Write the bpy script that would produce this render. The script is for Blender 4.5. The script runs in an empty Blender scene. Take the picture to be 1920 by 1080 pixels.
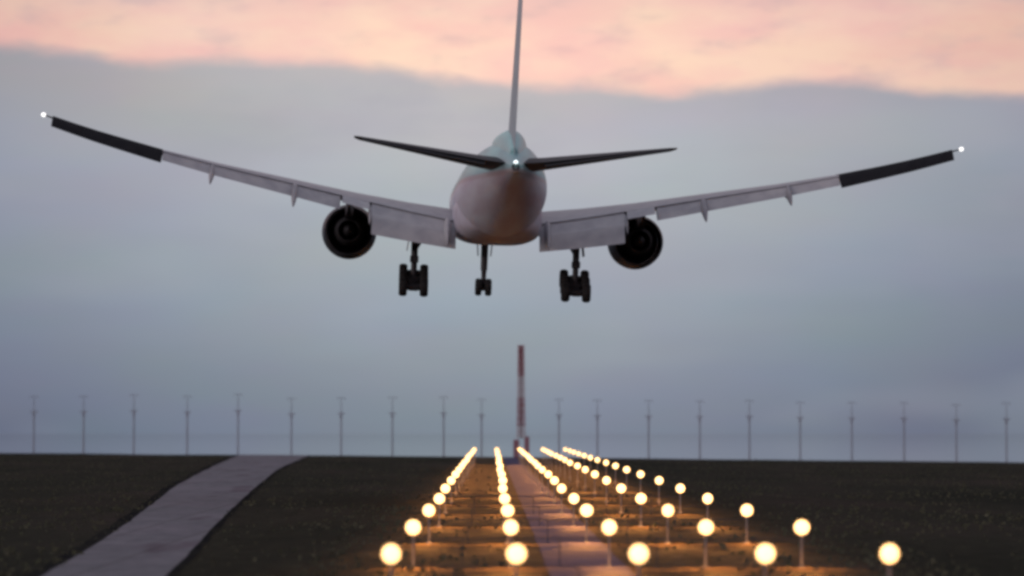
import bpy, bmesh, math, random
from mathutils import Vector, Matrix, noise as mnoise
R = math.radians
random.seed(7)
S = bpy.context.scene
C = S.collection

# ------------------------------------------------------------------ camera
F = 6260.0                                   # focal length in photo pixels (1920 wide)
cam_d = bpy.data.cameras.new('camera')
cam = bpy.data.objects.new('camera', cam_d); C.objects.link(cam)
cam.location = (0, 0, 5.0)
cam.rotation_euler = (R(90) + math.atan(271 / F), 0, -math.atan(36 / F))
cam_d.sensor_width = 36
cam_d.lens = 36 * F / 1920
cam_d.clip_start = 0.5
cam_d.clip_end = 60000
cam_d.dof.use_dof = True
cam_d.dof.focus_distance = 228
cam_d.dof.aperture_fstop = 0.34
S.camera = cam
S.render.engine = 'CYCLES'
S.cycles.filter_width = 3.3

# ------------------------------------------------------------------ world
SUN_EL, SUN_AZ = 6.0, -118.0                  # azimuth from +Y, clockwise positive
w = bpy.data.worlds.new('World'); S.world = w; w.use_nodes = True
nt = w.node_tree; nt.nodes.clear()
def N(t, **k):
    n = nt.nodes.new(t)
    for a, b in k.items(): setattr(n, a, b)
    return n
def M(op, a, b=None, c=None, clamp=False):
    n = N('ShaderNodeMath', operation=op); n.use_clamp = clamp
    for i, v in enumerate((a, b, c)):
        if v is None: continue
        if isinstance(v, (int, float)): n.inputs[i].default_value = v
        else: nt.links.new(v, n.inputs[i])
    return n.outputs[0]
def SM(v, a, b):
    n = N('ShaderNodeMapRange', interpolation_type='SMOOTHSTEP')
    nt.links.new(v, n.inputs[0])
    for i, x in ((1, a), (2, b)):
        if isinstance(x, (int, float)): n.inputs[i].default_value = x
        else: nt.links.new(x, n.inputs[i])
    return n.outputs[0]
def MIX(f, a, b, mode='MIX'):
    n = N('ShaderNodeMix', data_type='RGBA', blend_type=mode)
    for i, v in ((0, f), (6, a), (7, b)):
        if isinstance(v, (int, float)): n.inputs[i].default_value = v
        elif isinstance(v, tuple): n.inputs[i].default_value = (*v, 1)
        else: nt.links.new(v, n.inputs[i])
    return n.outputs[2]
def NOISE(vec, scale, detail=3, rough=.5):
    n = N('ShaderNodeTexNoise'); n.inputs['Scale'].default_value = scale
    n.inputs['Detail'].default_value = detail; n.inputs['Roughness'].default_value = rough
    nt.links.new(vec, n.inputs['Vector']); return n
tc = N('ShaderNodeTexCoord')
sep = N('ShaderNodeSeparateXYZ'); nt.links.new(tc.outputs['Generated'], sep.inputs[0])
X, Y, Z = sep.outputs
az = M('ARCTAN2', X, Y)
comb = N('ShaderNodeCombineXYZ'); nt.links.new(az, comb.inputs[0]); nt.links.new(M('MULTIPLY', Z, 3.2), comb.inputs[2])
uv = comb.outputs[0]
n1 = NOISE(uv, 9, 2).outputs['Fac']
n2 = NOISE(uv, 42, 5, .6).outputs['Fac']
n3 = NOISE(uv, 16, 6, .55)
# lower edge of the lit cloud deck
er = N('ShaderNodeValToRGB'); er.color_ramp.interpolation = 'EASE'
nt.links.new(M('ADD', M('MULTIPLY', az, 3.26), .492), er.inputs[0])          # the deck's rolling lower edge, left to right
EP = [(0, 103), (.095, 114), (.13, 131), (.32, 127), (.38, 139), (.46, 162), (.57, 170), (.66, 184), (.72, 178), (.785, 162), (.85, 170), (.93, 188), (1, 197)]
for i_, (p, y_) in enumerate(EP):
    v = ((811 - y_) / 6260 - .09) * 30
    e = er.color_ramp.elements[0] if i_ == 0 else er.color_ramp.elements[len(er.color_ramp.elements) - 1] if i_ == len(EP) - 1 else er.color_ramp.elements.new(p)
    e.position = p; e.color = (v, v, v, 1)
edge = M('ADD', M('MULTIPLY', er.outputs[0], 1 / 30), M('ADD', .0865, M('MULTIPLY', n2, .007)))
mask = SM(Z, M('SUBTRACT', edge, .0018), M('ADD', edge, .0042))
glow = M('POWER', 2.71828, M('MULTIPLY', M('MULTIPLY', az, az), -42))
ramp = N('ShaderNodeValToRGB'); nt.links.new(M('MULTIPLY', Z, 8.0), ramp.inputs[0])
cr = ramp.color_ramp
cr.elements[0].position = 0; cr.elements[0].color = (.215, .25, .315, 1)
cr.elements[1].position = .86; cr.elements[1].color = (.54, .50, .51, 1)
for p, c in ((.16, (.28, .315, .372)), (.40, (.375, .418, .472)), (.64, (.48, .50, .54))):
    e = cr.elements.new(p); e.color = (*c, 1)
grey = MIX(1, ramp.outputs[0], MIX(glow, (.42, .46, .58), (1, 1, 1)), 'MULTIPLY')
pinkbase = MIX(SM(n3.outputs['Fac'], .36, .66), (1.0, .60, .53), (1.06, .76, .58))
pinkbase = MIX(SM(M('ADD', Z, M('MULTIPLY', n2, .02)), .125, .165), pinkbase, (.72, .52, .50))
pink = MIX(1, pinkbase, MIX(glow, (.66, .60, .66), (1, 1, 1)), 'MULTIPLY')
sky = MIX(mask, grey, pink)
streak = SM(n2, .50, .72)
sky = MIX(M('MULTIPLY', M('MULTIPLY', streak, mask), .34), sky, (.50, .40, .43))
n5 = NOISE(uv, 13, 3, .5)
sky = MIX(.11, sky, n5.outputs['Color'], 'OVERLAY')
belly = M('MULTIPLY', SM(n3.outputs['Fac'], .42, .68), SM(Z, .015, .09))
sky = MIX(M('MULTIPLY', M('MULTIPLY', belly, M('SUBTRACT', 1, mask)), .30), sky, (.36, .36, .42))
lift = M('MULTIPLY', SM(n1, .48, .70), M('SUBTRACT', 1, mask))
sky = MIX(M('MULTIPLY', lift, .18), sky, (.455, .485, .52))
upper = MIX(SM(n1, .35, .65), (.23, .25, .32), (.34, .31, .36))
sky = MIX(SM(Z, .15, .5), sky, upper)
bgA = N('ShaderNodeBackground'); nt.links.new(sky, bgA.inputs[0]); bgA.inputs[1].default_value = .98
st = N('ShaderNodeTexSky', sky_type='NISHITA'); st.sun_disc = False
st.sun_elevation = R(SUN_EL); st.sun_rotation = R(SUN_AZ); st.dust_density = 3
bgB = N('ShaderNodeBackground'); nt.links.new(st.outputs[0], bgB.inputs[0]); bgB.inputs[1].default_value = .003
add = N('ShaderNodeAddShader'); nt.links.new(bgA.outputs[0], add.inputs[0]); nt.links.new(bgB.outputs[0], add.inputs[1])
out = N('ShaderNodeOutputWorld'); nt.links.new(add.outputs[0], out.inputs[0])

sun_d = bpy.data.lights.new('sun', 'SUN'); sun_d.energy = .65; sun_d.angle = R(12); sun_d.color = (1, .82, .80)
sun = bpy.data.objects.new('sun', sun_d); C.objects.link(sun)
sdir = Vector((math.sin(R(SUN_AZ)) * math.cos(R(SUN_EL)), math.cos(R(SUN_AZ)) * math.cos(R(SUN_EL)), math.sin(R(SUN_EL))))
sun.rotation_euler = sdir.to_track_quat('Z', 'Y').to_euler()

S.view_settings.view_transform = 'Standard'; S.view_settings.look = 'None'
S.view_settings.exposure = 0; S.view_settings.gamma = 1

# ------------------------------------------------------------------ materials
def mat(name, col, rough=.6, metal=0, noise=None, bump=0, bscale=1, coord='Object', emit=None, spec=.5):
    m = bpy.data.materials.new(name); m.use_nodes = True
    t = m.node_tree; b = t.nodes['Principled BSDF']
    b.inputs['Base Color'].default_value = (*col, 1); b.inputs['Roughness'].default_value = rough
    b.inputs['Metallic'].default_value = metal; b.inputs['Specular IOR Level'].default_value = spec
    tcn = t.nodes.new('ShaderNodeTexCoord')
    if noise:
        sc, col2, det = noise
        nz = t.nodes.new('ShaderNodeTexNoise'); nz.inputs['Scale'].default_value = sc; nz.inputs['Detail'].default_value = det
        t.links.new(tcn.outputs[coord], nz.inputs['Vector'])
        r = t.nodes.new('ShaderNodeValToRGB'); r.color_ramp.elements[0].position = .35; r.color_ramp.elements[1].position = .68
        r.color_ramp.elements[0].color = (*col, 1); r.color_ramp.elements[1].color = (*col2, 1)
        t.links.new(nz.outputs['Fac'], r.inputs[0]); t.links.new(r.outputs[0], b.inputs['Base Color'])
    if bump:
        nb = t.nodes.new('ShaderNodeTexNoise'); nb.inputs['Scale'].default_value = bscale; nb.inputs['Detail'].default_value = 4
        t.links.new(tcn.outputs[coord], nb.inputs['Vector'])
        bp = t.nodes.new('ShaderNodeBump'); bp.inputs['Strength'].default_value = 1; bp.inputs['Distance'].default_value = bump
        t.links.new(nb.outputs['Fac'], bp.inputs['Height']); t.links.new(bp.outputs[0], b.inputs['Normal'])
    if emit:
        b.inputs['Emission Color'].default_value = (*emit[0], 1); b.inputs['Emission Strength'].default_value = emit[1]
    return m

def path_mat():
    m = mat('concrete_strip', (.3, .3, .3), .95, spec=.08, bump=.015, bscale=3)
    t = m.node_tree; b = t.nodes['Principled BSDF']; tcn = t.nodes.new('ShaderNodeTexCoord')
    def nz(sc, sx, sy, det=6):
        mp = t.nodes.new('ShaderNodeMapping'); mp.inputs['Scale'].default_value = (sx, sy, 1); t.links.new(tcn.outputs['Object'], mp.inputs[0])
        n = t.nodes.new('ShaderNodeTexNoise'); n.inputs['Scale'].default_value = sc; n.inputs['Detail'].default_value = det; n.inputs['Roughness'].default_value = .62
        t.links.new(mp.outputs[0], n.inputs['Vector']); return n.outputs['Fac']
    def rp(f, a, c1, c, c2):
        r = t.nodes.new('ShaderNodeValToRGB'); t.links.new(f, r.inputs[0]); e = r.color_ramp.elements
        e[0].position = a; e[0].color = (*c1, 1); e[1].position = c; e[1].color = (*c2, 1); return r.outputs[0]
    def mul(a, c):
        n = t.nodes.new('ShaderNodeMix'); n.data_type = 'RGBA'; n.blend_type = 'MULTIPLY'; n.inputs[0].default_value = 1
        t.links.new(a, n.inputs[6]); t.links.new(c, n.inputs[7]); return n.outputs[2]
    c = rp(nz(.11, 1, .35), .3, (.20, .21, .225), .7, (.27, .26, .285))
    c = mul(c, rp(nz(.9, 1, .3), .33, (.78, .78, .80), .62, (1.06, 1.05, 1.05)))
    c = mul(c, rp(nz(.16, 1.6, .18, 3), .36, (.74, .66, .70), .43, (1, 1, 1)))       # oil and rubber stains
    br = t.nodes.new('ShaderNodeTexBrick'); br.inputs['Scale'].default_value = 1; br.offset = 0
    br.inputs['Brick Width'].default_value = 3.6; br.inputs['Row Height'].default_value = 7; br.inputs['Mortar Size'].default_value = .05
    br.inputs['Color1'].default_value = (1, 1, 1, 1); br.inputs['Color2'].default_value = (.90, .90, .91, 1); br.inputs['Mortar'].default_value = (.5, .48, .46, 1)
    t.links.new(tcn.outputs['Object'], br.inputs['Vector']); c = mul(c, br.outputs['Color'])
    t.links.new(c, b.inputs['Base Color']); return m

MT = {
 'steel': mat('galvanised_steel', (.22, .22, .23), .5, .3, (3, (.30, .29, .28), 3)),
 'dark_steel': mat('dark_steel', (.05, .055, .06), .6, .2, (3, (.08, .08, .09), 3)),
 'mast': mat('hazed_grey_mast', (.27, .30, .37), .7, 0, (2, (.34, .37, .44), 3)),  # grey paint, paled in the colour to stand in for distance haze
 'housing': mat('lamp_housing', (.25, .16, .04), .5, 0, (6, (.35, .22, .05), 2)),
 'lens': mat('lit_lens', (1, .8, .5), .4, emit=((1, .60, .24), 3.2)),
 'nav': mat('wingtip_light', (1, 1, 1), .4, emit=((1, .97, .95), 1.7)),
 'tail_light': mat('tail_light', (1, 1, 1), .4, emit=((.85, 1, 1), 1.6)),
 'wing': mat('wing_grey', (.50, .51, .53), .45, 0, (1.2, (.38, .39, .42), 4)),
 'flap': mat('flap_grey', (.60, .61, .62), .5, 0, (1.0, (.46, .47, .50), 5)),
 'shaded_wing': mat('outer_wing_shaded', (.012, .012, .016), .7, 0, (1.2, (.02, .02, .024), 4), spec=.2),  # shade on the outer wing is put into this near-black colour
 'stab': mat('stabiliser_shaded', (.05, .055, .06), .6, 0, (1.2, (.07, .07, .08), 4), spec=.3),  # dark colour carries the shade of the tailplane underside
 'fin': mat('fin_blue', (.34, .44, .48), .45, 0, (.6, (.40, .50, .54), 3)),
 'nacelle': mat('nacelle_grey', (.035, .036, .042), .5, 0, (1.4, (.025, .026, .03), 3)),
 'nozzle': mat('dark_nozzle', (.012, .012, .015), .7, 0, (2, (.02, .02, .022), 3)),  # near-black tone for engine insides and exhaust port
 'tyre': mat('rubber', (.012, .012, .013), .85, 0, (5, (.02, .02, .02), 3)),
 'gear': mat('gear_metal', (.035, .035, .04), .6, .2, (3, (.06, .06, .065), 3)),
 'red': mat('red_paint', (.34, .12, .15), .6, 0, (1.5, (.40, .16, .18), 3)),
 'white': mat('white_paint', (.6, .57, .6), .6, 0, (1.5, (.52, .48, .52), 3)),
 'grass': mat('grass_blades', (.09, .10, .065), .9, 0, (.15, (.13, .13, .09), 3), spec=.1),
 'path': path_mat(),
 'rocks': mat('stone_edge', (.03, .03, .032), .9, 0, (.5, (.06, .06, .06), 4), spec=.1),
}
def ground_mat():
    m = bpy.data.materials.new('grass_ground'); m.use_nodes = True
    t = m.node_tree; b = t.nodes['Principled BSDF']; b.inputs['Roughness'].default_value = .95; b.inputs['Specular IOR Level'].default_value = .02
    tcn = t.nodes.new('ShaderNodeTexCoord')
    def nz(sc, det, sx=1, sy=1):
        mp = t.nodes.new('ShaderNodeMapping'); mp.inputs['Scale'].default_value = (sx, sy, 1)
        t.links.new(tcn.outputs['Object'], mp.inputs[0])
        n = t.nodes.new('ShaderNodeTexNoise'); n.inputs['Scale'].default_value = sc; n.inputs['Detail'].default_value = det; n.inputs['Roughness'].default_value = .65
        t.links.new(mp.outputs[0], n.inputs['Vector']); return n.outputs['Fac']
    def rmp(f, stops):
        r = t.nodes.new('ShaderNodeValToRGB'); t.links.new(f, r.inputs[0])
        r.color_ramp.elements[0].position = stops[0][0]; r.color_ramp.elements[0].color = (*stops[0][1], 1)
        r.color_ramp.elements[1].position = stops[-1][0]; r.color_ramp.elements[1].color = (*stops[-1][1], 1)
        for p, c in stops[1:-1]:
            e = r.color_ramp.elements.new(p); e.color = (*c, 1)
        return r.outputs[0]
    def mx(f, a, c, mode='MIX'):
        n = t.nodes.new('ShaderNodeMix'); n.data_type = 'RGBA'; n.blend_type = mode
        for i, v in ((0, f), (6, a), (7, c)):
            if isinstance(v, float): n.inputs[i].default_value = v
            elif isinstance(v, tuple): n.inputs[i].default_value = (*v, 1)
            else: t.links.new(v, n.inputs[i])
        return n.outputs[2]
    big = rmp(nz(.06, 6, 1, .22), [(.28, (.018, .023, .017)), (.5, (.036, .038, .028)), (.72, (.062, .051, .044))])
    fine = rmp(nz(1.1, 6, 1, .3), [(.3, (.7, .7, .7)), (.7, (1.35, 1.3, 1.25))])
    col = mx(1.0, big, fine, 'MULTIPLY')
    # bare gravelly soil along the light lines
    s = t.nodes.new('ShaderNodeSeparateXYZ'); t.links.new(tcn.outputs['Object'], s.inputs[0])
    a = t.nodes.new('ShaderNodeMath'); a.operation = 'SUBTRACT'; t.links.new(s.outputs[0], a.inputs[0]); a.inputs[1].default_value = 4.3
    ab = t.nodes.new('ShaderNodeMath'); ab.operation = 'ABSOLUTE'; t.links.new(a.outputs[0], ab.inputs[0])
    nn = t.nodes.new('ShaderNodeMath'); nn.operation = 'MULTIPLY_ADD'; t.links.new(nz(.35, 5, 1, .3), nn.inputs[0]); nn.inputs[1].default_value = 6; t.links.new(ab.outputs[0], nn.inputs[2])
    mr = t.nodes.new('ShaderNodeMapRange'); mr.interpolation_type = 'SMOOTHSTEP'; t.links.new(nn.outputs[0], mr.inputs[0])
    mr.inputs[1].default_value = 15; mr.inputs[2].default_value = 9.5
    soil = rmp(nz(.9, 6, 1, .4), [(.32, (.055, .042, .030)), (.52, (.10, .072, .045)), (.7, (.15, .115, .075))])
    col = mx(mr.outputs[0], col, soil)
    t.links.new(col, b.inputs['Base Color'])
    bp = t.nodes.new('ShaderNodeBump'); bp.inputs['Distance'].default_value = .25; t.links.new(nz(2.2, 4), bp.inputs['Height']); t.links.new(bp.outputs[0], b.inputs['Normal'])
    return m
MT['ground'] = ground_mat()
def sea_mat():
    m = mat('sea_water', (.03, .04, .05), .03, spec=.5, bump=.004, bscale=.12)
    return m
MT['sea'] = sea_mat()
def fus_mat():
    m = mat('fuselage_paint', (.4, .4, .4), .38, 0)
    t = m.node_tree; b = t.nodes['Principled BSDF']
    tcn = t.nodes.new('ShaderNodeTexCoord'); s = t.nodes.new('ShaderNodeSeparateXYZ'); t.links.new(tcn.outputs['Object'], s.inputs[0])
    r = t.nodes.new('ShaderNodeValToRGB')
    mr = t.nodes.new('ShaderNodeMapRange'); mr.inputs[1].default_value = -3.5; mr.inputs[2].default_value = 3.5
    t.links.new(s.outputs[2], mr.inputs[0]); t.links.new(mr.outputs[0], r.inputs[0])
    e = r.color_ramp.elements
    e[0].position = 0; e[0].color = (.66, .72, .82, 1); e[1].position = 1; e[1].color = (.50, .90, .88, 1)
    for p, c in ((.54, (.76, .80, .86)), (.56, (.62, .60, .60)), (.585, (.60, .60, .60)), (.60, (.42, .78, .78))):
        x = e.new(p); x.color = (*c, 1)
    nz = t.nodes.new('ShaderNodeTexNoise'); nz.inputs['Scale'].default_value = .55; nz.inputs['Detail'].default_value = 6
    mp = t.nodes.new('ShaderNodeMapping'); mp.inputs['Scale'].default_value = (1, .10, 1); t.links.new(tcn.outputs['Object'], mp.inputs[0])
    t.links.new(mp.outputs[0], nz.inputs['Vector'])
    r2 = t.nodes.new('ShaderNodeValToRGB'); r2.color_ramp.elements[0].position = .35; r2.color_ramp.elements[0].color = (.74, .60, .64, 1)
    r2.color_ramp.elements[1].position = .62; r2.color_ramp.elements[1].color = (1, 1, 1, 1); t.links.new(nz.outputs['Fac'], r2.inputs[0])
    mx = t.nodes.new('ShaderNodeMix'); mx.data_type = 'RGBA'; mx.blend_type = 'MULTIPLY'; mx.inputs[0].default_value = 1
    t.links.new(r.outputs[0], mx.inputs[6]); t.links.new(r2.outputs[0], mx.inputs[7]); t.links.new(mx.outputs[2], b.inputs['Base Color'])
    return m
MT['fuselage'] = fus_mat()

# ------------------------------------------------------------------ mesh helpers
class MB:
    def __init__(s): s.v = []; s.f = []
    def add(s, vs, fs):
        o = len(s.v); s.v += [tuple(v) for v in vs]; s.f += [tuple(i + o for i in f) for f in fs]; return s
    def loft(s, rings, cap=True):
        n = len(rings[0]); vs = [v for r in rings for v in r]; fs = []
        for k in range(len(rings) - 1):
            for i in range(n):
                j = (i + 1) % n
                fs.append((k * n + i, k * n + j, (k + 1) * n + j, (k + 1) * n + i))
        if cap: fs.append(tuple(range(n))[::-1]); fs.append(tuple((len(rings) - 1) * n + i for i in range(n)))
        return s.add(vs, fs)
    def tube(s, a, b, r1, r2=None, n=12):
        a, b = Vector(a), Vector(b); r2 = r1 if r2 is None else r2
        q = (b - a).to_track_quat('Z', 'Y')
        return s.loft([[p + q @ Vector((r * math.cos(2 * math.pi * i / n), r * math.sin(2 * math.pi * i / n), 0)) for i in range(n)] for p, r in ((a, r1), (b, r2))])
    def lathe(s, prof, org=(0, 0, 0), axis='Y', n=32, cap=False):
        rings = []
        o = Vector(org)
        for t, r in prof:
            ring = []
            for i in range(n):
                c, q = math.cos(2 * math.pi * i / n) * r, math.sin(2 * math.pi * i / n) * r
                ring.append(o + {'Y': Vector((c, t, q)), 'X': Vector((t, c, q)), 'Z': Vector((c, q, t))}[axis])
            rings.append(ring)
        return s.loft(rings, cap)
    def box(s, c, d, rot=None):
        c = Vector(c); hx, hy, hz = d[0] / 2, d[1] / 2, d[2] / 2; b = min(hx, hy, hz) * .25
        vs = []
        rings = []
        for z, k in ((-hz, b), (-hz + b, 0), (hz - b, 0), (hz, b)):
            x, y = hx - k, hy - k
            rings.append([(x, y, z), (-x, y, z), (-x, -y, z), (x, -y, z)])
        rr = [[c + (rot @ Vector(v) if rot else Vector(v)) for v in r] for r in rings]
        return s.loft(rr)
    def mesh(s, name, m, smooth=True):
        me = bpy.data.meshes.new(name); me.from_pydata(s.v, [], s.f); me.validate()
        bm = bmesh.new(); bm.from_mesh(me); bmesh.ops.recalc_face_normals(bm, faces=bm.faces); bm.to_mesh(me); bm.free()
        me.materials.append(m)
        if smooth:
            for p in me.polygons: p.use_smooth = True
            try: me.set_sharp_from_angle(angle=R(38))
            except Exception: pass
        return me
    def build(s, name, m, parent=None, loc=None, smooth=True, label=None):
        o = bpy.data.objects.new(name, s.mesh(name, m, smooth)); C.objects.link(o)
        if parent: o.parent = parent
        if loc: o.location = loc
        if label: o['label'] = label
        return o
def empty(name, loc=(0, 0, 0), parent=None):
    o = bpy.data.objects.new(name, None); C.objects.link(o); o.location = loc; o.empty_display_size = .5
    if parent: o.parent = parent
    return o
def tag(o, label=None, cat=None, group=None, kind=None):
    for k, v in (('label', label), ('category', cat), ('group', group), ('kind', kind)):
        if v: o[k] = v
    return o
def copy_tree(o, parent=None):
    c = o.copy(); C.objects.link(c)
    if parent: c.parent = parent
    for ch in o.children: copy_tree(ch, c)
    return c
ORD = ['nearest', 'second', 'third', 'fourth', 'fifth', 'sixth', 'seventh', 'eighth', 'ninth', 'tenth', 'eleventh', 'twelfth', 'thirteenth',
       'fourteenth', 'fifteenth', 'sixteenth', 'seventeenth', 'eighteenth', 'nineteenth', 'twentieth', 'twenty-first']

# ------------------------------------------------------------------ ground, strip, sea
def sstep(a, b, x):
    t = max(0, min(1, (x - a) / (b - a))); return t * t * (3 - 2 * t)
EDGE = 700
def gz(x, y):
    """crossfall towards the right in the far half of the field"""
    xx = max(-130, min(130, x))
    z = -(.0080 * xx + .1) * sstep(150, 640, y) * (1 if x < 0 else 1.25)
    if x < -14 or x > 18:
        z += .12 * (mnoise.noise(Vector((x * .05, y * .03, 0)))) * min(1, (abs(x - 2) - 14) / 20)
    return z
def grid(xs, ys, zf, name, m, kind='structure', smooth=True):
    vs = [(x, y, zf(x, y)) for y in ys for x in xs]; n = len(xs)
    fs = [(j * n + i, j * n + i + 1, (j + 1) * n + i + 1, (j + 1) * n + i) for j in range(len(ys) - 1) for i in range(n - 1)]
    me = bpy.data.meshes.new(name); me.from_pydata(vs, [], fs); me.materials.append(m)
    for p in me.polygons: p.use_smooth = smooth
    o = bpy.data.objects.new(name, me); C.objects.link(o); tag(o, kind=kind); return o
xs = [-900, -500, -300, -200] + [-130 + 4 * i for i in range(66)] + [200, 300, 500, 900]
ys = [-300, -100, 0, 40] + [60 + 8 * i for i in range(80)] + [700, 703, 708, 716, 730, 760]
def land(x, y):
    z = gz(x, min(y, EDGE))
    if y > EDGE: z -= (y - EDGE) * .42 + .3 * (y > EDGE + 1)
    return max(z, -12)
grid(xs, ys, land, 'ground', MT['ground'])
grid([-22000, -6000, -1500, 0, 1500, 6000, 22000], [650, 900, 1500, 3000, 8000, 20000, 45000], lambda x, y: -6.0, 'sea', MT['sea'])

def at(px, py, H=5.0):
    d = F * H / (py - 811.0); return ((px - 924) * d / F, d)
left_px = [(40, 1105), (97, 1073), (160, 1037), (253, 973), (333, 910), (400, 877), (447, 857.5)]
right_px = [(290, 1105), (322, 1077), (357, 1037), (413, 976), (480, 914), (523, 880), (577, 857.5)]
def interp(pts, y):
    p = [at(*q) for q in pts]
    if y <= p[0][1]: a, b = p[0], p[1]
    elif y >= p[-1][1]: a, b = p[-2], p[-1]
    else:
        for a, b in zip(p, p[1:]):
            if a[1] <= y <= b[1]: break
    return a[0] + (b[0] - a[0]) * (y - a[1]) / (b[1] - a[1])
def smooth_interp(pts, y):
    return sum(interp(pts, y + k * 9) for k in range(-3, 4)) / 7
vs, fs = [], []
yy = [80 + 6 * i for i in range(104)]
for k, y in enumerate(yy):
    xl, xr = smooth_interp(left_px, y), smooth_interp(right_px, y)
    xl += .10 * mnoise.noise(Vector((0, y * .11, 3))); xr += .12 * mnoise.noise(Vector((5, y * .13, 3)))
    for t in range(7):
        x = xl + (xr - xl) * t / 6
        vs.append((x, y, gz(x, y) + .05 + .03 * math.sin(math.pi * t / 6)))
for k in range(len(yy) - 1):
    for t in range(6): fs.append((k * 7 + t, k * 7 + t + 1, (k + 1) * 7 + t + 1, (k + 1) * 7 + t))
me = bpy.data.meshes.new('taxiway'); me.from_pydata(vs, [], fs); me.materials.append(MT['path'])
o = bpy.data.objects.new('taxiway', me); C.objects.link(o); tag(o, kind='structure')

# dark mottled bands along both edges of the strip
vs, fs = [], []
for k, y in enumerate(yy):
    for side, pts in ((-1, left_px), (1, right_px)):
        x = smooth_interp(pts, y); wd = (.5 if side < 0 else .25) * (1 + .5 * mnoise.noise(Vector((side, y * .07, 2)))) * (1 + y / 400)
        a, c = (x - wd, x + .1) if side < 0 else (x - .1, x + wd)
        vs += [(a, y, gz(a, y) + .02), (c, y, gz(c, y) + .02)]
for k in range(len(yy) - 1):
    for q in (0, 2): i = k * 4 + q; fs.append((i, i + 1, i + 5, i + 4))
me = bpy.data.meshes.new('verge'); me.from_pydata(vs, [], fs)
me.materials.append(mat('dark_verge', (.022, .022, .024), 1, 0, (.25, (.040, .040, .034), 5), spec=0))
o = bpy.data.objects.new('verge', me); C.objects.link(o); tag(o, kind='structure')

# worn service track under the lights
vs, fs = [], []
for k, y in enumerate(yy):
    a, b = 2.0 + .12 * mnoise.noise(Vector((0, y * .1, 9))), 4.95 + .12 * mnoise.noise(Vector((4, y * .1, 9)))
    for t in range(5):
        x = a + (b - a) * t / 4; vs.append((x, y, gz(x, y) + .035))
for k in range(len(yy) - 1):
    for t in range(4): fs.append((k * 5 + t, k * 5 + t + 1, (k + 1) * 5 + t + 1, (k + 1) * 5 + t))
me = bpy.data.meshes.new('service_track'); me.from_pydata(vs, [], fs)
me.materials.append(mat('worn_track', (.115, .11, .185), .95, 0, (.35, (.075, .065, .115), 6), .02, 2, spec=.05))
o = bpy.data.objects.new('service_track', me); C.objects.link(o); tag(o, kind='structure')

# rough grass: tufts as one uncountable mass
b = MB()
for i in range(15000):
    y = 100 + (EDGE - 101) * random.random() ** 1.25
    x = random.uniform(-.17, .18) * y
    xl, xr = interp(left_px, y), interp(right_px, y)
    if xl + .12 < x < xr - .12 or 1.6 < x < 5.3: continue
    dens = mnoise.noise(Vector((x * .12, y * .035, 1)))
    if dens < -.12 and random.random() < .8: continue
    if -5 < x < 14 and random.random() < .55: continue
    z = gz(x, y); h = random.uniform(.05, .16) * (1 + .5 * dens); wd = h * random.uniform(.5, .9)
    for q in range(2):
        a = random.uniform(0, math.pi); dx, dy = math.cos(a) * wd, math.sin(a) * wd
        lx, ly = random.uniform(-.1, .1), random.uniform(-.1, .1)
        b.add([(x - dx, y - dy, z - .02), (x + dx, y + dy, z - .02), (x + dx * .5 + lx, y + dy * .5 + ly, z + h), (x - dx * .4 + lx, y - dy * .4, z + h * .7)], [(0, 1, 2, 3)])
me = bpy.data.meshes.new('grass'); me.from_pydata(b.v, [], b.f); me.materials.append(MT['grass'])
o = bpy.data.objects.new('grass', me); C.objects.link(o); tag(o, 'rough dark grass tufts over the airfield', 'grass', kind='stuff')

# ------------------------------------------------------------------ approach lights
LAMP_H = 1.5
def make_light():
    r = empty('approach_light')
    b = MB(); b.tube((0, .12, -1.2), (0, .12, LAMP_H - .22), .05, .04)
    b.lathe([(0, .16), (.05, .16), (.07, .06)], (0, .12, 0), 'Z', 16, True)
    b.build('post', MT['steel'], r)
    b = MB(); b.lathe([(.36, .05), (.31, .16), (.18, .26), (.0, .28), (-.03, .29), (-.05, .29)], (0, 0, LAMP_H), 'Y', 28, False)
    b.tube((0, .12, LAMP_H - .30), (0, .12, LAMP_H - .15), .055)
    b.build('lamp_housing', MT['housing'], r)
    b = MB(); b.lathe([(-.03, .275), (-.08, .265), (-.13, .225), (-.17, .15), (-.19, .06), (-.193, .002)], (0, 0, LAMP_H), 'Y', 28, False)
    b.build('lens', MT['lens'], r)
    l = bpy.data.lights.new('lamp_glow', 'SPOT'); l.spot_size = R(27); l.spot_blend = 1; l.energy = 4200; l.color = (1, .38, .08); l.shadow_soft_size = .25
    lo = bpy.data.objects.new('lamp_glow', l); C.objects.link(lo); lo.parent = r; lo.location = (0, -.35, LAMP_H + .0); lo.rotation_euler = (R(90 - 11.5), 0, R(180))
    l = bpy.data.lights.new('lamp_spill', 'SPOT'); l.spot_size = R(124); l.spot_blend = 1; l.energy = 1300; l.color = (1, .38, .08); l.shadow_soft_size = .25
    lo = bpy.data.objects.new('lamp_spill', l); C.objects.link(lo); lo.parent = r; lo.location = (0, -.5, LAMP_H - .1); lo.rotation_euler = (R(90 - 64), 0, R(180))
    return r
proto = None
COLX = [-2.88, .67, 4.26, 7.86, 11.45]
COLN = ['leftmost', 'second from left', 'middle', 'second from right', 'rightmost']
ROWS = 17
def rise(y):
    return 0 if y < 180 else (y - 180) / 75 * .28 if y < 255 else .28 + (min(y, 533) - 255) / 278 * .57
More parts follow.
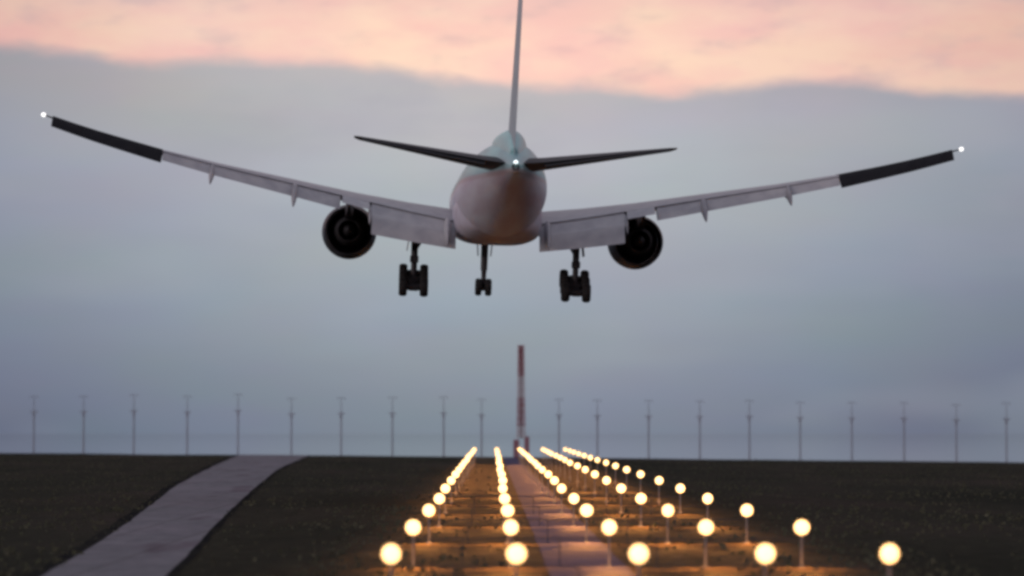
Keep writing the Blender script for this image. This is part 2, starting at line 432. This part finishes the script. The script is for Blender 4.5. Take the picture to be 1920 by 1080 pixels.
for i in range(ROWS):
    y = 96.9 + 26.8 * i
    for j, x in enumerate(COLX):
        if proto is None: proto = o = make_light()
        else: o = copy_tree(proto)
        jit = .06
        o.location = (x + random.uniform(-jit, jit), y + random.uniform(-.2, .2), rise(y))
        o.scale = (q_ := random.uniform(.95, 1.04), q_, 1)
        o.rotation_euler.z = R(random.uniform(-3, 3))
        tag(o, 'glowing amber light on post, %s light of the %s row from the camera' % (COLN[j], ORD[i]), 'approach light', 'approach lights in five lines on the grass')
# steel cross rails that carry the cables under the near rows
for i in range(5):
    y = 96.9 + 26.8 * i + .30
    r = empty('cross_rail', (4.28, y, gz(4.28, y)))
    b = MB(); b.box((0, 0, LAMP_H - .42), (14.5, .04, .04)); b.build('rail', MT['dark_steel'], r)
    for x in (-5.4, -1.8, 1.8, 5.4):
        b = MB(); b.tube((x, .08, -.1), (x, .08, LAMP_H - .38), .022, n=8); b.build('leg', MT['dark_steel'], r)
    tag(r, 'long thin steel cross rail behind the %s row of approach lights' % ORD[i], 'rail', 'cross rails behind the rows of lights')

# ------------------------------------------------------------------ distant masts
MX = [65, 158, 252, 352, 447, 547, 640, 736, 832, 903, 1048, 1120, 1216, 1312, 1405, 1500, 1597, 1695, 1793, 1887]
MY = 694
def make_mast():
    r = empty('antenna_mast')
    b = MB(); b.tube((0, 0, -.3), (0, 0, 9.0), .17, .14, 10); b.tube((0, 0, 9), (0, 0, 12.4), .09, .06, 8)
    b.build('pole', MT['mast'], r)
    b = MB(); b.box((0, 0, 9.0), (1.5, .2, .22)); b.box((0, 0, 8.4), (.45, .3, .8)); b.build('crossarm', MT['mast'], r)
    b = MB(); b.box((0, 0, 12.3), (1.7, .09, .09)); b.box((-.8, 0, 12.1), (.1, .12, .4)); b.box((.8, 0, 12.1), (.1, .12, .4))
    b.build('antenna', MT['mast'], r)
    return r
pm = None
words = ['first', 'second', 'third', 'fourth', 'fifth', 'sixth', 'seventh', 'eighth', 'ninth', 'tenth']
for i, px in enumerate(MX):
    x = (px - 924) * MY / F
    if pm is None: o = pm = make_mast()
    else: o = copy_tree(pm)
    o.location = (x, MY, gz(x, MY) - .1)
    o.rotation_euler.z = R(random.uniform(-8, 8))
    o.scale = (1, 1, 1 + random.uniform(-.03, .03))
    lab = 'slim grey mast on the skyline, %s from the left edge' % words[i] if i < 10 else 'slim grey mast on the skyline, %s from the right edge' % words[19 - i]
    tag(o, lab, 'mast', 'evenly spaced masts along the far edge of the field')

# red and white tower
tx = (977 - 924) * 698 / F
tw = empty('warning_tower', (tx, 698, gz(tx, 698)))
tag(tw, 'tall slender red and white banded tower on the skyline beyond the lights', 'tower')
def band(name, z0, z1, w0, w1, m):
    b = MB(); n = max(2, int((z1 - z0) / 1.2)); ks = [z0 + (z1 - z0) * i / n for i in range(n + 1)]
    wf = lambda z: w0 + (w1 - w0) * (z - z0) / (z1 - z0)
    for sx in (-1, 1):
        for sy in (-1, 1):
            b.tube((sx * wf(z0), sy * wf(z0), z0), (sx * wf(z1), sy * wf(z1), z1), .15, n=6)
    for a, c in zip(ks, ks[1:]):
        for p, q in (((-1, -1), (1, -1)), ((1, -1), (1, 1)), ((1, 1), (-1, 1)), ((-1, 1), (-1, -1))):
            b.tube((p[0] * wf(a), p[1] * wf(a), a), (q[0] * wf(c), q[1] * wf(c), c), .09, n=5)
            b.tube((q[0] * wf(a), q[1] * wf(a), a), (p[0] * wf(c), p[1] * wf(c), c), .09, n=5)
    b.tube((0, 0, z0), (0, 0, z1), .3, n=10)
    b.build(name, m, tw)
band('red_band', 17.0, 23.4, .58, .5, MT['red'])
band('white_band', 12.4, 17.0, .64, .58, MT['white'])
band('red_band', 6.6, 12.4, .72, .64, MT['red'])
band('white_band', 4.0, 6.6, .78, .72, MT['white'])
b = MB(); b.box((-1.0, 0, 1.8), (1.2, 1.8, 3.8)); b.box((1.2, 0, 2.2), (1.0, 1.6, 4.4)); b.build('base_cabinet', mat('maroon_paint', (.30, .14, .18), .6, 0, (1, (.36, .18, .22), 3)), tw)

# ------------------------------------------------------------------ airliner (x right, y nose, z up)
D0 = 243.0
HEAD, PITCH, ROLL = R(1.92), R(2.0), R(1.95)
plane = empty('airliner', ((932 - 924) * D0 / F, D0, 5 + (811 - 369) * D0 / F))
plane.rotation_mode = 'QUATERNION'
plane.rotation_quaternion = (Matrix.Rotation(HEAD, 3, 'Z') @ Matrix.Rotation(PITCH, 3, 'X') @ Matrix.Rotation(ROLL, 3, 'Y')).to_quaternion()
tag(plane, 'large twin-engine airliner landing over the lights with wheels and flaps down', 'airplane')

# fuselage
st_ = [(30.2, -.75, .05), (29.6, -.7, .6), (28.2, -.55, 1.25), (26, -.3, 2.05), (23, -.08, 2.75), (20, 0, 3.05), (17, 0, 3.1), (8, 0, 3.1), (0, 0, 3.1), (-7, 0, 3.1),
       (-11, .04, 3.05), (-14, .14, 2.94), (-17, .36, 2.70), (-20, .62, 2.38), (-23, .86, 1.98), (-26, .98, 1.52), (-29, .96, 1.0), (-31, .86, .64), (-32.4, .76, .40), (-32.9, .74, .30)]
def circ(y, zc, rx, rz=None, n=48, zb=None):
    rz = rx if rz is None else rz
    return [(rx * math.cos(2 * math.pi * i / n), y, zc + rz * math.sin(2 * math.pi * i / n)) for i in range(n)]
def smooth_st(st, k=5):
    out = []
    for i in range(len(st) - 1):
        p = [st[max(i - 1, 0)], st[i], st[i + 1], st[min(i + 2, len(st) - 1)]]
        for q in range(k):
            t = q / k
            def c(j):
                d1 = (p[2][j] - p[0][j]) / max(1e-6, abs(p[2][0] - p[0][0])) * abs(p[2][0] - p[1][0])
                d2 = (p[3][j] - p[1][j]) / max(1e-6, abs(p[3][0] - p[1][0])) * abs(p[2][0] - p[1][0])
                return (2 * t**3 - 3 * t**2 + 1) * p[1][j] + (t**3 - 2 * t**2 + t) * d1 + (-2 * t**3 + 3 * t**2) * p[2][j] + (t**3 - t**2) * d2
            out.append((p[1][0] + (p[2][0] - p[1][0]) * t, c(1), c(2)))
    return out + [st[-1]]
b = MB(); b.loft([circ(y, zc, r, n=64) for y, zc, r in smooth_st(st_)]); fus = b.build('fuselage', MT['fuselage'], plane)
b = MB(); b.lathe([(-.02, .24), (-.2, .22), (-.02 - .2, .17), (.1, .15)], (0, -32.9, .74), 'Y', 20); b.build('exhaust_port', MT['nozzle'], fus)
b = MB(); b.lathe([(0, .14), (-.1, .12), (-.16, .06), (-.17, .005)], (.0, -32.95, 1.02), 'Y', 16, True); b.build('tail_light', MT['tail_light'], fus)
# belly fairing
b = MB(); prof = [(12, -2.0, .9, .5), (10, -1.9, 2.4, 1.1), (7, -1.7, 3.2, 1.62), (3, -1.65, 3.22, 1.82), (-2, -1.65, 3.24, 1.85), (-5, -1.62, 3.1, 1.75), (-8, -1.6, 2.7, 1.45), (-10.5, -1.7, 1.5, .95), (-11.5, -1.8, .5, .5)]

def squircle(y, zc, rx, rz, n=48):
    g = lambda v: math.copysign(abs(v) ** .62, v)
    return [(rx * g(math.cos(2 * math.pi * i / n)), y, zc + rz * g(math.sin(2 * math.pi * i / n))) for i in range(n)]
b.loft([squircle(y, zc, rx, rz) for y, zc, rx, rz in prof]); b.build('belly_fairing', mat('belly_paint', (.60, .62, .70), .5, 0, (.6, (.46, .43, .50), 5)), plane)

# fin (thin, swept, tapering)
def foil(xs_, le, te, z, t, n=12, vertical=False, x0=0):
    """closed section; le/te in y, thickness fraction t"""
    c = le - te; up, lo = [], []
    for i in range(n + 1):
        s = .5 * (1 - math.cos(math.pi * i / n))
        h = 5 * t * c * (.2969 * math.sqrt(s) - .126 * s - .3516 * s * s + .2843 * s ** 3 - .1015 * s ** 4)
        up.append((s, h)); lo.append((s, -h))
    pts = up + lo[1:-1][::-1]
    if vertical: return [(x0 + h, le - s * c, z) for s, h in pts]
    return [(xs_, le - s * c, z(s) + h) for s, h in pts]
b = MB()
b.loft([foil(0, le, te, z, t * .72, vertical=True) for z, le, te, t in ((1.2, -19.0, -30.6, .055), (3.0, -21.2, -30.9, .06), (6, -24.2, -32.1, .062), (12.6, -30.3, -35.0, .07), (12.9, -30.9, -34.6, .05))])
fin = b.build('tail_fin', MT['fin'], plane)
b = MB(); b.loft([foil(0, te + .30 * c, te - .02, z, .05, vertical=True) for z, te, c in ((3.6, -31.0, 9), (12.2, -34.9, 5))]); b.build('rudder', MT['fin'], fin)
b = MB(); b.loft([circ(y, z, rx, rz, 24) for y, z, rx, rz in ((-13.5, 2.7, .3, .3), (-17, 2.7, .9, .65), (-20, 2.6, 1.15, 1.05), (-23.5, 2.3, 1.05, 1.3), (-27, 1.9, .75, 1.2), (-30, 1.3, .35, .8))]); b.build('dorsal_fairing', MT['fuselage'], fin)

# horizontal stabilisers
for s in (-1, 1):
    b = MB()
    b.loft([foil(s * x, le, te, (lambda q, z=z, k=k: z - k * q), t) for x, le, te, z, t, k in ((.6, -24.6, -31.2, 1.15, .14, .1), (2.0, -25.2, -31.3, 1.28, .135, .1), (9.9, -29.9, -32.4, 2.30, .10, .02), (10.25, -30.6, -32.4, 2.34, .07, 0))])
    h = b.build('stabilizer', MT['stab'], plane)
    b = MB(); b.loft([foil(s * x, te + c, te - .05, (lambda q, z=z, c=c: z - .18 * c * q), .12) for x, te, c, z in ((1.9, -31.6, 1.5, 1.16), (9.7, -32.6, .7, 2.26))]); b.build('elevator', MT['stab'], h)

# wings: x, LE y, TE y, z of TE, incidence rise of LE, thickness
WS = [(2.4, 9.6, -3.0, -2.05, .55, .125), (3.3, 9.0, -3.1, -1.92, .52, .125), (6.5, 6.9, -3.3, -1.36, .42, .115), (10.3, 4.4, -3.7, -.62, .30, .105),
      (15, 1.25, -5.4, .28, .20, .10), (20, -2.0, -7.2, 1.22, .10, .095), (24, -4.6, -8.7, 2.06, .03, .09), (28, -7.3, -10.0, 3.02, 0, .09), (30.6, -9.1, -11.0, 3.72, 0, .085), (31.8, -11.0, -11.9, 4.08, 0, .08)]
def wat(x):
    for a, c in zip(WS, WS[1:]):
        if a[0] <= x <= c[0]:
            t = (x - a[0]) / (c[0] - a[0]); return [a[i] + (c[i] - a[i]) * t for i in range(6)]
def flap_sec(s, x, gap, ch, ang, thick=.14, dz=0):
    """section of a drooped surface hinged behind the trailing edge"""
    w_ = wat(x); y0, z0 = w_[2] + gap, w_[3] + dz
    ca, sa = math.cos(R(ang)), math.sin(R(ang)); out = []
    n = 8
    up, lo = [], []
    for i in range(n + 1):
        q = .5 * (1 - math.cos(math.pi * i / n))
        h = 5 * thick * ch * (.2969 * math.sqrt(q) - .126 * q - .3516 * q * q + .2843 * q ** 3 - .1015 * q ** 4)
        up.append((q * ch, h)); lo.append((q * ch, -h))
    for q, h in up + lo[1:-1][::-1]:
        out.append((s * x, y0 - q * ca - h * sa * 0 - h * sa, z0 - q * sa + h * ca))
    return out
for s in (-1, 1):
    b = MB(); b.loft([foil(s * x, le, te, (lambda q, z=z, k=k: z + k * (1 - q)), t, 14) for x, le, te, z, k, t in WS if x <= 24])
    wing = b.build('wing', MT['wing'], plane)
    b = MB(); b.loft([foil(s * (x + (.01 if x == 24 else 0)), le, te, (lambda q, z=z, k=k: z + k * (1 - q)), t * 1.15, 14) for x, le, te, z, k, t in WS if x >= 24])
    b.build('outer_panel', MT['shaded_wing'], wing)
    def surf(name, x0, x1, g0, g1, c0, c1, a0, a1, m, n=6, th=.14, dz=0):
        b = MB(); b.loft([flap_sec(s, x0 + (x1 - x0) * k / n, g0 + (g1 - g0) * k / n, c0 + (c1 - c0) * k / n, a0 + (a1 - a0) * k / n, th, dz) for k in range(n + 1)])
        return b.build(name, m, wing)
    surf('inboard_flap', 2.95, 9.1, .75, .75, 2.1, 2.35, 30, 32, MT['flap'], 8, .16, .12)
    surf('inboard_aft_flap', 3.0, 9.05, -.95, -1.05, 1.55, 1.85, 52, 54, MT['flap'], 8, .12, -.82)
    surf('flaperon', 9.25, 11.2, .35, .3, 1.7, 1.6, 20, 20, MT['flap'], 3, .14, 0)
    surf('outboard_flap', 11.35, 23.8, .65, .45, 2.05, 1.35, 33, 33, MT['flap'], 10, .17, .08)
    surf('aileron', 23.86, 31.3, .40, .35, 1.95, 1.5, 30, 30, MT['shaded_wing'], 5, .2, .10)
    # upper spoiler line: thin dark cove between wing and flap
    for k, (xf, L, dep) in enumerate(((3.6, 5.2, .66), (14.6, 4.6, .58), (20.4, 3.8, .50), (9.2, 4.0, .3))):
        w_ = wat(xf); b = MB(); rings = []
        m_ = 10
        for q in range(m_ + 1):
            t = q / m_; yy_ = w_[2] + L * .55 - L * 1.12 * t
            drop = .45 + (0 if t < .45 else ((t - .45) / .55) ** 1.4 * (1.45 if xf < 5 else 1.15 if xf < 18 else .95))
            rr = max(.02, dep * math.sin(math.pi * (.06 + .90 * t)) ** .7)
            rings.append([(s * xf + rr * .42 * math.cos(a), yy_, w_[3] - drop + rr * math.sin(a)) for a in [2 * math.pi * e / 12 for e in range(12)]])
        b.loft(rings); b.build('flap_track_fairing', MT['wing'], wing)
    b = MB(); b.lathe([(0, .02), (-.06, .10), (-.22, .14), (-.5, .14), (-.7, .10), (-.8, .02)], (s * 31.95, -11.0, 4.12), 'Y', 16, True)
    b.build('wingtip_light', MT['nav'], wing)

# engines
for s in (-1, 1):
    ex, ez = s * 10.75, -2.75
    e = empty('engine', (ex, 4.4, ez), plane)
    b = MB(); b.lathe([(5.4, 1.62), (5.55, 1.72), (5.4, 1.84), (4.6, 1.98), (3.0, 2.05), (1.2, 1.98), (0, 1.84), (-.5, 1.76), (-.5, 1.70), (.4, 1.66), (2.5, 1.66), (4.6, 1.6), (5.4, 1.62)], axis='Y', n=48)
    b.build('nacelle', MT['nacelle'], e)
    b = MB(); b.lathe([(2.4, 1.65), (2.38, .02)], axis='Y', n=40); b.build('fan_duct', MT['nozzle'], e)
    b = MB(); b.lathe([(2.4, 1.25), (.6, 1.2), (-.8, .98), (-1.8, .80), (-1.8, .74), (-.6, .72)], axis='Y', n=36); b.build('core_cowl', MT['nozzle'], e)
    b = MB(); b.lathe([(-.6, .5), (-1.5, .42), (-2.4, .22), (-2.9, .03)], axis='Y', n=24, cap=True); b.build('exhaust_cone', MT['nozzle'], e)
    b = MB()
    b.loft([[(x * wd, y, z) for x, z in ((-1, z0), (1, z0), (1, z1), (-1, z1))] for y, wd, z0, z1 in ((4.2, .08, 1.6, 2.0), (2.2, .28, 1.4, 2.55), (0, .30, .9, 2.55), (-2.4, .26, .95, 2.25), (-4.8, .10, 1.6, 1.9))])
    b.build('pylon', MT['nacelle'], e)

# landing gear
def wheel(parent, x, y, z, r, wd):
    b = MB(); h = wd / 2
    b.lathe([(-h, r * .55), (-h, r * .82), (-h * .72, r * .95), (-h * .3, r), (h * .3, r), (h * .72, r * .95), (h, r * .82), (h, r * .55)], (0, 0, 0), 'X', 32)
    o = b.build('wheel', MT['tyre'], parent, (x, y, z))
    b = MB(); b.lathe([(-h * .9, .02), (-h * .8, r * .3), (-h * .95, r * .56), (h * .95, r * .56), (h * .8, r * .3), (h * .9, .02)], (x, y, z), 'X', 24)
    return b
for s in (-1, 1):
    g = empty('main_landing_gear', (s * 5.88, -.6, 0), plane)
    ZT = -6.28; tilt = R(20)
    b = MB(); b.tube((0, 0, -2.2), (0, 0, -4.6), .27, .24, 16); b.tube((0, 0, -4.5), (0, 0, ZT), .22, .22, 14)
    b.tube((0, -.02, -4.2), (-s * 1.1, .3, -2.4), .1); b.tube((0, .1, -5), (0, 2.1, -2.6), .1)
    b.box((0, -.2, -4.75), (.62, .4, .5)); b.build('strut', MT['gear'], g)
    b = MB(); rot = Matrix.Rotation(tilt, 3, 'X')
    b.box((0, 0, ZT), (.62, 3.6, .42), rot); b.box((0, 0, ZT), (.5, .6, .5), rot)
    for k in (-1, 0, 1):
        p = rot @ Vector((0, 1.46 * k, 0)); b.tube((-.9, p.y, ZT + p.z), (.9, p.y, ZT + p.z), .26)
        for q in (-1, 1):
            hb = wheel(g, q * .76, p.y, ZT + p.z, .70, .60); hb.build('wheel_hub', MT['gear'], g)
    b.build('truck_beam', MT['gear'], g)
    b = MB(); b.box((s * .42, .1, -3.2), (.07, 1.9, 1.9), Matrix.Rotation(R(-s * 8), 3, 'Y')); b.build('gear_door', MT['wing'], g)
g = empty('nose_landing_gear', (0, 25.5, 0), plane)
b = MB(); b.tube((0, 0, -2.4), (0, 0, -5.0), .30, .27, 14); b.tube((0, 0, -4.9), (0, 0, -6.5), .20, .20, 12); b.tube((-.4, 0, -6.42), (.4, 0, -6.42), .24); b.tube((0, 0, -4.9), (0, 2, -2.8), .08)
b.box((0, -.15, -5.1), (.42, .3, .35)); b.build('strut', MT['gear'], g)
for q in (-1, 1):
    hb = wheel(g, q * .40, 0, -6.36, .70, .52); hb.build('wheel_hub', MT['gear'], g)
for s in (-1, 1):
    b = MB(); b.box((s * .55, .2, -3.35), (.05, 1.7, 1.0), Matrix.Rotation(R(s * 5), 3, 'Y')); b.build('gear_door', MT['nacelle'], g)
